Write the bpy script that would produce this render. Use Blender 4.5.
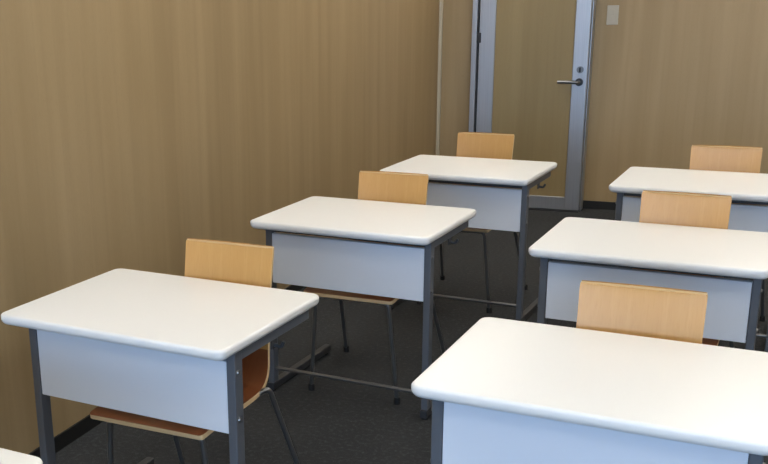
import bpy, bmesh, math
from mathutils import Matrix, Vector

for o in list(bpy.data.objects):
    bpy.data.objects.remove(o, do_unlink=True)
scene = bpy.context.scene
C = scene.collection

# ------------------------------------------------------------------ camera
cam_d = bpy.data.cameras.new('camera')
cam = bpy.data.objects.new('camera', cam_d)
C.objects.link(cam)
RIGHT = Vector((0.906111, 0.422384, -0.023554))
UP = Vector((-0.098702, 0.265223, 0.959122))
FWD = Vector((-0.411365, 0.866746, -0.282012))
m = Matrix((RIGHT, UP, -FWD)).transposed().to_4x4()
m.translation = Vector((0, 0, 1.4966))
cam.matrix_world = m
cam_d.sensor_width = 36.0
cam_d.sensor_fit = 'HORIZONTAL'
cam_d.lens = 1019.03 / 768 * 36
cam_d.shift_x = 0.15851          # the photograph is an off-centre crop of a wider one
cam_d.shift_y = 0.08259
cam_d.clip_start = 0.05
scene.camera = cam

# ------------------------------------------------------------------ light
world = bpy.data.worlds.new('sky')
scene.world = world
world.use_nodes = True
bg = world.node_tree.nodes['Background']
bg.inputs['Color'].default_value = (0.43, 0.66, 1.0, 1)      # even overcast daylight
bg.inputs['Strength'].default_value = 18.0
LAMP = 11.3                                                   # ceiling light panels
LAMP_COL = (1.0, 0.965, 0.89)
vs = scene.view_settings
vs.view_transform = 'Standard'
vs.look = 'None'
vs.gamma = 1
vs.use_curve_mapping = False
vs.exposure = 0.0

# ------------------------------------------------------------------ materials
def mat(name, col, rough=0.5, metal=0.0, spec=0.5):
    k = bpy.data.materials.new(name)
    k.use_nodes = True
    b = k.node_tree.nodes['Principled BSDF']
    b.inputs['Base Color'].default_value = (*col, 1)
    b.inputs['Roughness'].default_value = rough
    b.inputs['Metallic'].default_value = metal
    b.inputs['Specular IOR Level'].default_value = spec
    return k

def nodes(k):
    return k.node_tree.nodes, k.node_tree.links, k.node_tree.nodes['Principled BSDF']

def ramp_mix(k, layers, base, rough=None, bump=None):
    """layers: list of (scale xyz, noise scale, detail, colour, lo, hi, amount)"""
    n, l, b = nodes(k)
    tc = n.new('ShaderNodeTexCoord')
    prev = None
    for sc, ns, det, col, lo, hi, amt in layers:
        mp = n.new('ShaderNodeMapping'); mp.inputs['Scale'].default_value = sc
        l.new(tc.outputs['Object'], mp.inputs['Vector'])
        nz = n.new('ShaderNodeTexNoise'); nz.inputs['Scale'].default_value = ns
        nz.inputs['Detail'].default_value = det
        l.new(mp.outputs['Vector'], nz.inputs['Vector'])
        mr = n.new('ShaderNodeMapRange')
        mr.inputs['From Min'].default_value = lo; mr.inputs['From Max'].default_value = hi
        mr.inputs['To Max'].default_value = amt
        l.new(nz.outputs['Fac'], mr.inputs['Value'])
        mx = n.new('ShaderNodeMix'); mx.data_type = 'RGBA'
        l.new(mr.outputs['Result'], mx.inputs[0])
        if prev is None:
            mx.inputs[6].default_value = (*base, 1)
        else:
            l.new(prev, mx.inputs[6])
        mx.inputs[7].default_value = (*col, 1)
        prev = mx.outputs[2]
        last = nz
    l.new(prev, b.inputs['Base Color'])
    if bump:
        bp = n.new('ShaderNodeBump'); bp.inputs['Strength'].default_value = bump[0]
        bp.inputs['Distance'].default_value = bump[1]
        l.new(last.outputs['Fac'], bp.inputs['Height'])
        l.new(bp.outputs['Normal'], b.inputs['Normal'])

# wood-grain vinyl of the partition walls: vertical streaks
def wall_wood(name, base, dark, light):
    k = mat(name, base, 0.48, 0, 0.35)
    ramp_mix(k, [
        ((1.0, 1.0, 0.10), 2.6, 3, dark, 0.45, 0.72, 0.50),
        ((1.0, 1.0, 0.06), 8.0, 4, light, 0.42, 0.70, 0.75),
        ((1.0, 1.0, 0.03), 34.0, 4, dark, 0.48, 0.80, 0.28),
        ((1.0, 1.0, 0.25), 200.0, 2, dark, 0.5, 0.8, 0.18)], base)
    return k
M = {}
M['wall'] = wall_wood('partition_wood', (0.358, 0.255, 0.131), (0.256, 0.176, 0.086), (0.415, 0.302, 0.165))
M['door_panel'] = wall_wood('door_wood', (0.275, 0.205, 0.100), (0.21, 0.153, 0.072), (0.31, 0.235, 0.120))
M['plain_wall'] = mat('plain_wall', (0.55, 0.50, 0.42), 0.8)
M['ceil'] = mat('ceiling_board', (0.80, 0.79, 0.76), 0.9)
M['carpet'] = mat('carpet', (0.046, 0.048, 0.050), 0.95, 0, 0.1)
ramp_mix(M['carpet'], [((1, 1, 1), 2.2, 3, (0.036, 0.038, 0.040), 0.4, 0.7, 0.6),
                       ((1, 1, 1), 60.0, 3, (0.086, 0.089, 0.093), 0.5, 0.75, 0.7),
                       ((1, 1, 1), 300.0, 2, (0.014, 0.014, 0.015), 0.45, 0.7, 0.7)],
         (0.046, 0.048, 0.050), bump=(0.5, 0.004))
M['black'] = mat('black_vinyl', (0.008, 0.008, 0.008), 0.55)
M['alu'] = mat('aluminium', (0.42, 0.43, 0.46), 0.40, 0.8)
ramp_mix(M['alu'], [((1, 1, 0.02), 120, 2, (0.36, 0.37, 0.40), 0.4, 0.7, 0.6)], (0.42, 0.43, 0.46))
M['strip'] = mat('trim_strip', (0.50, 0.43, 0.31), 0.5)
M['chrome'] = mat('chrome', (0.55, 0.55, 0.56), 0.22, 1.0)
M['dark_metal'] = mat('dark_metal', (0.03, 0.03, 0.032), 0.4, 0.4)
M['plate'] = mat('switch_plastic', (0.46, 0.42, 0.34), 0.5)
M['top'] = mat('white_laminate', (0.80, 0.797, 0.785), 0.36, 0, 0.5)
ramp_mix(M['top'], [((1, 1, 1), 500, 2, (0.78, 0.777, 0.765), 0.45, 0.7, 0.5)], (0.80, 0.797, 0.785))
M['panel'] = mat('panel_paint', (0.69, 0.735, 0.82), 0.5)
M['steel'] = mat('grey_paint', (0.115, 0.125, 0.145), 0.42, 0.2)
M['tube'] = mat('tube_steel', (0.19, 0.19, 0.19), 0.28, 0.75)
M['foot'] = mat('foot_paint', (0.040, 0.042, 0.046), 0.5, 0.2)
M['rubber'] = mat('rubber', (0.012, 0.012, 0.012), 0.7)
M['glow'] = bpy.data.materials.new('lamp_diffuser')
M['glow'].use_nodes = True
_b = M['glow'].node_tree.nodes['Principled BSDF']
_b.inputs['Emission Color'].default_value = (*LAMP_COL, 1)
_b.inputs['Emission Strength'].default_value = LAMP
M['glass'] = bpy.data.materials.new('window_glass')
M['glass'].use_nodes = True
_n = M['glass'].node_tree.nodes; _n.clear()
_o = _n.new('ShaderNodeOutputMaterial'); _t = _n.new('ShaderNodeBsdfTransparent'); _g = _n.new('ShaderNodeBsdfGlossy')
_g.inputs['Roughness'].default_value = 0.02
_x = _n.new('ShaderNodeMixShader'); _x.inputs[0].default_value = 0.06
M['glass'].node_tree.links.new(_t.outputs[0], _x.inputs[1])
M['glass'].node_tree.links.new(_g.outputs[0], _x.inputs[2])
M['glass'].node_tree.links.new(_x.outputs[0], _o.inputs[0])

def beech(name, base, dark, light):
    k = mat(name, base, 0.36, 0, 0.45)
    ramp_mix(k, [((1, 0.3, 0.15), 9, 3, dark, 0.45, 0.75, 0.5),
                 ((1, 0.1, 0.05), 60, 3, light, 0.45, 0.75, 0.45),
                 ((1, 0.2, 0.10), 260, 2, dark, 0.5, 0.75, 0.35)], base)
    return k
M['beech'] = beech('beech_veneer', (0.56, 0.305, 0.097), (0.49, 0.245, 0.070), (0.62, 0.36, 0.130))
M['seat'] = beech('seat_red_brown', (0.24, 0.078, 0.029), (0.20, 0.060, 0.022), (0.28, 0.105, 0.042))  # seat part of the plywood shell, darker and redder than the backrest
M['ply_edge'] = mat('ply_edge', (0.60, 0.43, 0.23), 0.6)
_n, _l, _p = nodes(M['ply_edge'])
ramp_mix(M['ply_edge'], [((3, 3, 400), 1, 1, (0.56, 0.39, 0.20), 0.45, 0.6, 0.4)], (0.66, 0.48, 0.27))

# ------------------------------------------------------------------ helpers
def obj(name, bm, material, parent=None, smooth=False, mats=None):
    me = bpy.data.meshes.new(name)
    bmesh.ops.recalc_face_normals(bm, faces=bm.faces[:])
    bm.to_mesh(me); bm.free()
    for k in (mats or [material]):
        me.materials.append(k)
    if smooth:
        for p in me.polygons: p.use_smooth = True
        me.set_sharp_from_angle(angle=math.radians(40))
    o = bpy.data.objects.new(name, me)
    C.objects.link(o)
    o.parent = parent
    return o

def tag(o, label=None, cat=None, group=None, kind=None):
    if label: o['label'] = label
    if cat: o['category'] = cat
    if group: o['group'] = group
    if kind: o['kind'] = kind
    return o

def empty(name, loc, rz=0):
    o = bpy.data.objects.new(name, None)
    o.empty_display_size = 0.1
    C.objects.link(o)
    o.location = loc; o.rotation_euler = (0, 0, rz)
    return o

def box(bm, x0, x1, y0, y1, z0, z1, bev=0.0, seg=2):
    r = bmesh.ops.create_cube(bm, size=1, matrix=Matrix.Translation(((x0+x1)/2, (y0+y1)/2, (z0+z1)/2)) @
                              Matrix.Diagonal((x1-x0, y1-y0, z1-z0, 1)))
    if bev:
        es = list({e for v in r['verts'] for e in v.link_edges})
        bmesh.ops.bevel(bm, geom=es, offset=bev, segments=seg, affect='EDGES', profile=0.5)
    return bm

def nb(*a, **k):
    return box(bmesh.new(), *a, **k)

def cyl(bm, p, q, r, seg=14, r2=None):
    p, q = Vector(p), Vector(q)
    d = q - p
    rot = d.to_track_quat('Z', 'Y').to_matrix().to_4x4()
    bmesh.ops.create_cone(bm, cap_ends=True, segments=seg, radius1=r, radius2=r if r2 is None else r2,
                          depth=d.length, matrix=Matrix.Translation((p+q)/2) @ rot)
    return bm

def tube(bm, pts, r, seg=12):
    """swept round tube through pts, capped"""
    pts = [Vector(p) for p in pts]
    rings = []
    n0 = None
    for i, p in enumerate(pts):
        if i == 0: t = pts[1]-p
        elif i == len(pts)-1: t = p-pts[i-1]
        else: t = (pts[i+1]-p).normalized() + (p-pts[i-1]).normalized()
        t.normalize()
        if n0 is None:
            n0 = t.orthogonal().normalized()
        else:
            n0 = (n0 - t*n0.dot(t)).normalized()
        b = t.cross(n0)
        rings.append([bm.verts.new(p + r*(math.cos(a)*n0 + math.sin(a)*b))
                      for a in (2*math.pi*k/seg for k in range(seg))])
    for A, B in zip(rings, rings[1:]):
        for k in range(seg):
            bm.faces.new((A[k], A[(k+1) % seg], B[(k+1) % seg], B[k]))
    bm.faces.new(rings[0]); bm.faces.new(rings[-1])
    return bm

def fillet(pts, r, n=5):
    """round the inner corners of a polyline"""
    pts = [Vector(p) for p in pts]
    out = [pts[0]]
    for a, p, b in zip(pts, pts[1:], pts[2:]):
        u = (a-p); w = (b-p)
        d = min(r, u.length*0.45, w.length*0.45)
        s = p+u.normalized()*d; e = p+w.normalized()*d
        for k in range(n+1):
            t = k/n
            out.append((1-t)**2*s + 2*t*(1-t)*p + t*t*e)
    out.append(pts[-1])
    return out

def rounded_outline(w, d, r, inset, n=7):
    pts = []
    for cx, cy, a0 in ((w-r, r, -90), (w-r, d-r, 0), (r, d-r, 90), (r, r, 180)):
        for k in range(n+1):
            a = math.radians(a0 + 90*k/n)
            pts.append((cx+(r-inset)*math.cos(a), cy+(r-inset)*math.sin(a)))
    return pts

def slab(w, d, z0, z1, r, er, el, eseg=6):
    """rounded rectangle board with a rounded rim (edge radius er above, el below)"""
    bm = bmesh.new()
    prof = []
    for k in range(eseg+1):
        a = math.radians(90*k/eseg)
        prof.append((el*(1-math.sin(a)), z0+el*(1-math.cos(a))))
    for k in range(eseg+1):
        a = math.radians(90*k/eseg)
        prof.append((er*(1-math.cos(a)), z1-er*(1-math.sin(a))))
    rings = []
    for ins, z in prof:
        rings.append([bm.verts.new((x, y, z)) for x, y in rounded_outline(w, d, r, ins)])
    n = len(rings[0])
    for A, B in zip(rings, rings[1:]):
        for k in range(n):
            bm.faces.new((A[k], A[(k+1) % n], B[(k+1) % n], B[k]))
    bm.faces.new(rings[0]); bm.faces.new(rings[-1])
    bmesh.ops.remove_doubles(bm, verts=bm.verts[:], dist=1e-5)
    return bm

def copy_tree(o, parent=None):
    c = o.copy(); C.objects.link(c); c.parent = parent
    for ch in list(o.children):
        copy_tree(ch, c)
    return c

# ------------------------------------------------------------------ room shell
XL, XR, YB, YF, ZC = -2.046, 2.70, 7.39, -4.00, 2.55
T = 0.10
tag(obj('floor', nb(XL-T, XR+T, YF-T, YB+T, -0.1, 0), M['carpet']), 'dark grey short pile carpet floor under the desks', kind='structure')
ceil = tag(obj('ceiling', nb(XL-T, XR+T, YF-T, YB+T, ZC, ZC+0.1), M['ceil']), 'white ceiling with recessed light panels', kind='structure')
tag(obj('wall_left', nb(XL-T, XL, YF, YB+T, 0, ZC), M['wall']), 'brown wood grain partition wall along the desks', kind='structure')
tag(obj('wall_back', nb(XL, XR, YB, YB+T, 0, ZC), M['wall']), 'brown wood grain partition wall with the door', kind='structure')
tag(obj('wall_right', nb(XR, XR+T, YF, YB+T, 0, ZC), M['wall']), 'brown wood grain wall opposite', kind='structure')

# window wall behind the camera: sill wall, piers and head, three windows
WZ0, WZ1 = 0.85, 2.30
wf = bmesh.new()
box(wf, XL-T, XR+T, YF-T, YF, 0, WZ0)
box(wf, XL-T, XR+T, YF-T, YF, WZ1, ZC)
wins = [(-1.80, -0.45), (-0.30, 1.05), (1.20, 2.50)]
edges = [XL-T] + [q for w in wins for q in w] + [XR+T]
for a, b in zip(edges[0::2], edges[1::2]):
    box(wf, a, b, YF-T, YF, WZ0, WZ1)
tag(obj('wall_front', wf, M['plain_wall']), 'pale window wall', kind='structure')
for i, (a, b) in enumerate(wins):
    f = bmesh.new()
    for x0, x1, z0, z1 in ((a, b, WZ0, WZ0+0.05), (a, b, WZ1-0.05, WZ1), (a, a+0.05, WZ0+0.05, WZ1-0.05),
                           (b-0.05, b, WZ0+0.05, WZ1-0.05), ((a+b)/2-0.025, (a+b)/2+0.025, WZ0+0.05, WZ1-0.05)):
        box(f, x0, x1, YF-0.08, YF-0.02, z0, z1)
    w = tag(obj('window_%d' % (i+1), f, M['alu']), 'aluminium framed window', kind='structure')
    for s in (0, 1):
        xa = a+0.05 if s == 0 else (a+b)/2+0.025
        xb = (a+b)/2-0.025 if s == 0 else b-0.05
        obj('pane', nb(xa, xb, YF-0.053, YF-0.047, WZ0+0.05, WZ1-0.05), M['glass'], w)
    pl = bpy.data.lights.new('sky_portal', 'AREA'); pl.shape = 'RECTANGLE'
    pl.size = b-a; pl.size_y = WZ1-WZ0; pl.cycles.is_portal = True
    po = bpy.data.objects.new('sky_portal', pl); C.objects.link(po)
    po.location = ((a+b)/2, YF-0.11, (WZ0+WZ1)/2)
    po.rotation_euler = (math.radians(90), 0, 0)

# ceiling light panels (parts of the ceiling)
for ix in (-1.55, 0.35, 2.0):
    for iy in (-2.5, -0.6, 1.3, 3.2, 5.1, 6.6):
        fr = bmesh.new()
        for x0, x1, y0, y1 in ((-.17, .17, -.62, -.60), (-.17, .17, .60, .62), (-.17, -.15, -.60, .60), (.15, .17, -.60, .60)):
            box(fr, ix+x0, ix+x1, iy+y0, iy+y1, ZC-0.015, ZC)
        lp = obj('light_panel', fr, M['ceil'], ceil)
        obj('diffuser', nb(ix-.15, ix+.15, iy-.60, iy+.60, ZC-0.010, ZC-0.002), M['glow'], lp)

# baseboards, corner strip
DX0, DX1 = -1.785, -0.985          # door frame extents on the back wall
tag(obj('baseboard_left', nb(XL, XL+0.008, YF, YB, 0, 0.055), M['black']), 'black vinyl baseboard of the side wall', kind='structure')
bb = bmesh.new()
box(bb, XL+0.008, DX0, YB-0.008, YB, 0, 0.055)
box(bb, DX1, XR, YB-0.008, YB, 0, 0.055)
tag(obj('baseboard_back', bb, M['black']), 'black vinyl baseboard of the door wall', kind='structure')
tag(obj('trim_1', nb(XL, XL+0.024, YB-0.024, YB, 0.055, ZC, bev=0.003), M['strip']), 'pale vertical corner strip between the walls', kind='structure')

# ------------------------------------------------------------------ door
YD = YB-0.15                       # front face of the door leaf
door = empty('door_1', (0, 0, 0))
tag(door, 'wood panelled door in a wide aluminium frame', kind='structure')
DH = 2.06
obj('jamb', nb(-1.772, -1.736, YD-0.012, YB, 0, DH+0.05, bev=0.003), M['alu'], door)
obj('jamb_gap', nb(-1.736, -1.722, YD+0.03, YB, 0, DH), M['black'], door)
obj('head', nb(-1.772, -0.985, YD-0.012, YB, DH+0.006, DH+0.05, bev=0.003), M['alu'], door)
obj('stile', nb(-1.722, -1.612, YD, YD+0.04, 0.008, DH, bev=0.004), M['alu'], door)
rs = obj('stile', nb(-1.082, -0.983, YD, YD+0.04, 0.008, DH, bev=0.004), M['alu'], door)
obj('rail', nb(-1.612, -1.082, YD+0.002, YD+0.04, 0.008, 0.098, bev=0.003), M['alu'], door)
obj('rail', nb(-1.612, -1.082, YD+0.002, YD+0.04, DH-0.11, DH, bev=0.003), M['alu'], door)
obj('door_panel', nb(-1.612, -1.082, YD+0.012, YD+0.034, 0.098, DH-0.11), M['door_panel'], door)
obj('latch_jamb', nb(-0.980, -0.975, YD+0.035, YB, 0, DH+0.006), M['alu'], door)
obj('threshold', nb(-1.736, -0.980, YD-0.02, YB, 0, 0.006), M['dark_metal'], door)
obj('hinge', nb(-1.738, -1.708, YD-0.010, YD+0.002, 1.148, 1.216, bev=0.003), M['dark_metal'], door)
# lever handle
hz, hx = 0.888, -1.032
h = obj('handle_rosette', cyl(bmesh.new(), (hx, YD, hz), (hx, YD-0.012, hz), 0.026, 24), M['dark_metal'], rs, smooth=True)
lv = bmesh.new()
tube(lv, fillet([(hx, YD-0.010, hz), (hx, YD-0.055, hz), (hx-0.06, YD-0.058, hz+0.004), (hx-0.135, YD-0.052, hz+0.002)], 0.02), 0.0115)
obj('lever_handle', lv, M['tube'], rs, smooth=True)
lk = bmesh.new()
cyl(lk, (hx+0.002, YD, hz+0.082), (hx+0.002, YD-0.012, hz+0.082), 0.023, 24)
obj('lock_cylinder', lk, M['tube'], rs, smooth=True)
obj('thumb_turn', nb(hx-0.004, hx+0.008, YD-0.026, YD-0.010, hz+0.066, hz+0.098, bev=0.002), M['dark_metal'], rs)

# switch plate
sw = empty('light_switch', (-0.864, YB, 1.318))
tag(sw, 'beige light switch plate on the wall right of the door', 'light switch')
obj('plate', nb(-0.037, 0.037, -0.008, 0, -0.063, 0.063, bev=0.003), M['plate'], sw)
for dz in (-0.021, 0.021):
    obj('rocker', nb(-0.013, 0.013, -0.012, -0.007, dz-0.018, dz+0.018, bev=0.002), M['plate'], sw)

# ------------------------------------------------------------------ desk
W, D, H, TH = 0.7047, 0.5334, 0.7015, 0.0305
U0, PW, W0, PD = 0.023, 0.025, 0.092, 0.038       # leg inset, width, setback, depth
ZB = H-TH

def make_desk():
    r = empty('school_desk', (0, 0, 0))
    obj('desktop', slab(W, D, ZB, H, 0.028, 0.0080, 0.0180), M['top'], r, smooth=True)
    # modesty panel: folded sheet between the legs
    p = bmesh.new()
    box(p, U0+PW+0.001, W-U0-PW-0.001, W0+0.004, W0+0.008, 0.446, 0.638, bev=0.0015)
    box(p, U0+PW+0.001, W-U0-PW-0.001, W0+0.008, W0+0.024, 0.446, 0.450)
    box(p, U0+PW+0.001, W-U0-PW-0.001, W0+0.008, W0+0.024, 0.634, 0.638)
    obj('front_panel', p, M['panel'], r)
    for s in (0, 1):
        x0 = U0 if s == 0 else W-U0-PW
        x1 = x0+PW
        leg = obj('leg', nb(x0, x1, W0, W0+PD, 0.036, ZB-0.002, bev=0.003), M['steel'], r)
        xo = x0 if s == 0 else x1
        d = -1 if s == 0 else 1
        for bz in (0.610, 0.485):
            b = bmesh.new()
            cyl(b, (xo, W0+0.016, bz), (xo+d*0.004, W0+0.016, bz), 0.008, 14, 0.006)
            obj('bolt', b, M['tube'], leg, smooth=True)
        obj('side_rail', nb(x0+0.002, x1-0.002, W0+PD, 0.500, 0.636, ZB-0.001, bev=0.003), M['steel'], r)
        ft = obj('foot', nb(x0-0.001, x1+0.001, W0-0.010, 0.600, 0.008, 0.038, bev=0.004), M['foot'], r)
        for gy in (W0+0.010, 0.570):
            g = bmesh.new()
            cyl(g, ((x0+x1)/2, gy, 0), ((x0+x1)/2, gy, 0.010), 0.013, 14)
            obj('glide', g, M['rubber'], ft, smooth=True)
        # bag hook under the side rail
        hk = bmesh.new()
        hx = xo - d*0.006
        box(hk, hx-0.002, hx+0.002, 0.288, 0.316, 0.612, 0.650)
        tube(hk, fillet([(hx, 0.302, 0.622), (hx+d*0.022, 0.302, 0.617), (hx+d*0.030, 0.302, 0.634)], 0.008, 4), 0.005, 10)
        obj('bag_hook', hk, M['foot'], r, smooth=True)
    obj('front_rail', nb(U0+PW, W-U0-PW, W0+0.026, W0+0.036, 0.640, ZB-0.001), M['foot'], r)
    obj('back_rail', nb(U0+PW-0.002, W-U0-PW+0.002, 0.465, 0.490, 0.646, ZB-0.001, bev=0.002), M['steel'], r)
    cb = bmesh.new()
    cyl(cb, (U0+PW-0.002, W0+PD/2, 0.094), (W-U0-PW+0.002, W0+PD/2, 0.094), 0.0072, 14)
    obj('crossbar', cb, M['tube'], r, smooth=True)
    return r

GD = 'school desks in two columns'
DESKS = [
    (-1.752, 2.037, -4.25, 'white topped school desk beside the left wall, second nearest of its column'),
    (-1.625, 3.311, -4.52, 'white topped school desk third from the front in the left column'),
    (-1.529, 4.513, -4.78, 'white topped school desk in front of the door, farthest of the left column'),
    (-0.589, 1.945, -3.54, 'large white topped school desk in the right column, nearest the viewer'),
    (-0.590, 3.225, -3.84, 'white topped school desk in the middle of the right column'),
    (-0.490, 4.430, -3.81, 'white topped school desk at the far right, farthest of the right column'),
    (-1.819, 0.873, -3.60, 'white desk corner peeking in at the bottom left of the photo'),
]
desk = make_desk()
for i, (x, y, a, lab) in enumerate(DESKS):
    o = desk if i == 0 else copy_tree(desk)
    o.location = (x, y, 0); o.rotation_euler = (0, 0, math.radians(a))
    tag(o, lab, 'desk', GD)

# ------------------------------------------------------------------ chair (faces -y; origin on the floor below the seat)
TOPY, TOPZ = 0.295, 0.805
def catmull(P, n):
    out = []
    Q = [P[0]] + P + [P[-1]]
    for i in range(1, len(Q)-2):
        p0, p1, p2, p3 = [Vector(q) for q in Q[i-1:i+3]]
        for k in range(n):
            t = k/n
            out.append(0.5*((2*p1)+(-p0+p2)*t+(2*p0-5*p1+4*p2-p3)*t*t+(-p0+3*p1-3*p2+p3)*t**3))
    out.append(Vector(P[-1]))
    return out
# side profile with half width: (y, z, half width)
PROF = [(-0.197, 0.4170, 0.168), (-0.189, 0.4185, 0.177), (-0.150, 0.4215, 0.179), (-0.06, 0.422, 0.178), (0.05, 0.418, 0.176),
        (0.130, 0.418, 0.173), (0.182, 0.429, 0.167), (0.218, 0.461, 0.160), (0.237, 0.512, 0.152), (0.253, 0.580, 0.1465),
        (0.270, 0.665, 0.1440), (0.285, 0.742, 0.1445), (0.2945, 0.795, 0.1450), (0.295, 0.802, 0.1415)]
CURVE = catmull(PROF, 5)

def shell(i0, i1):
    m = 12
    bm = bmesh.new()
    pts = CURVE[i0:i1+1]
    F, B = [], []
    for j, p in enumerate(pts):
        gi = i0+j
        a = CURVE[max(gi-1, 0)]; b = CURVE[min(gi+1, len(CURVE)-1)]
        t = Vector((0, b.x-a.x, b.y-a.y)).normalized()
        nrm = Vector((0, -t.z, t.y))             # up on the seat, forward on the back
        rowF, rowB = [], []
        th = 0.0145 - 0.0050*min(1, max(0, (p.y-0.43)/0.15))     # ply thins towards the top
        # gentle hollow across the seat and the back
        hollow = 0.010
        for k in range(m+1):
            s = -1+2*k/m
            off = hollow*(s*s-1)*min(1, gi/12)*min(1, (len(CURVE)-1-gi)/16+0.12)
            c = Vector((s*p.z, p.x, p.y)) + nrm*off
            rowF.append(bm.verts.new(c+nrm*th/2)); rowB.append(bm.verts.new(c-nrm*th/2))
        F.append(rowF); B.append(rowB)
    n = len(pts)
    def q(*vs, mi=0):
        f = bm.faces.new(vs); f.material_index = mi
    for j in range(n-1):
        for k in range(m):
            q(F[j][k], F[j][k+1], F[j+1][k+1], F[j+1][k])
            q(B[j][k+1], B[j][k], B[j+1][k], B[j+1][k+1])
        q(F[j][0], F[j+1][0], B[j+1][0], B[j][0], mi=1)
        q(F[j][m], B[j][m], B[j+1][m], F[j+1][m], mi=1)
    for k in range(m):
        q(F[0][k], B[0][k], B[0][k+1], F[0][k+1], mi=1)
        q(F[-1][k], F[-1][k+1], B[-1][k+1], B[-1][k], mi=1)
    return bm

def make_chair():
    r = empty('plywood_chair', (0, 0, 0))
    cut = 8*5
    mats = [M['beech'], M['ply_edge']]
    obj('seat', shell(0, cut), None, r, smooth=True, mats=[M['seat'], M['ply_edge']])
    obj('backrest', shell(cut, len(CURVE)-1), None, r, smooth=True, mats=mats)
    R = 0.0080
    for s in (-1, 1):
        f = bmesh.new()
        tube(f, fillet([(s*0.10, -0.148, 0.399), (s*0.146, -0.148, 0.399), (s*0.178, -0.127, 0.010)], 0.03, 6), R)
        lf = obj('leg', f, M['tube'], r, smooth=True)
        b = bmesh.new()
        tube(b, fillet([(s*0.10, 0.115, 0.396), (s*0.150, 0.120, 0.398), (s*0.188, 0.158, 0.432), (s*0.225, 0.345, 0.010)], 0.030, 7), R)
        lb = obj('leg', b, M['tube'], r, smooth=True)
        for L, (gx, gy) in ((lf, (s*0.178, -0.127)), (lb, (s*0.225, 0.345))):
            g = bmesh.new()
            cyl(g, (gx, gy, 0), (gx, gy, 0.026), 0.0125, 14)
            obj('glide', g, M['rubber'], L, smooth=True)
    sf = bmesh.new()
    for s in (-1, 1):
        tube(sf, [(s*0.10, -0.155, 0.399), (s*0.10, 0.130, 0.395)], R)
    tube(sf, [(-0.10, -0.148, 0.399), (0.10, -0.148, 0.399)], R)
    tube(sf, [(-0.10, 0.115, 0.396), (0.10, 0.115, 0.396)], R)
    obj('seat_frame', sf, M['tube'], r, smooth=True)
    return r

GC = 'bent plywood chairs behind the desks'
CHAIRS = [   # centre of the top edge of the backrest, turn
    (-1.332, 2.589, -2.0, 'plywood chair pushed under the second nearest desk of the left column'),
    (-1.250, 3.887, -2.0, 'plywood chair pushed under the third desk of the left column'),
    (-1.173, 5.149, -4.2, 'plywood chair in front of the door behind the farthest left desk'),
    (-0.181, 2.513, -1.8, 'plywood chair behind the large nearest desk of the right column'),
    (-0.156, 3.775, -3.5, 'plywood chair behind the middle desk of the right column'),
    (-0.058, 4.985, -1.0, 'plywood chair at the far right behind the farthest right desk'),
]
chair = make_chair()
for i, (x, y, a, lab) in enumerate(CHAIRS):
    o = chair if i == 0 else copy_tree(chair)
    t = math.radians(a)
    o.rotation_euler = (0, 0, t)
    o.location = (x+math.sin(t)*TOPY, y-math.cos(t)*TOPY, 0)
    tag(o, lab, 'chair', GC)
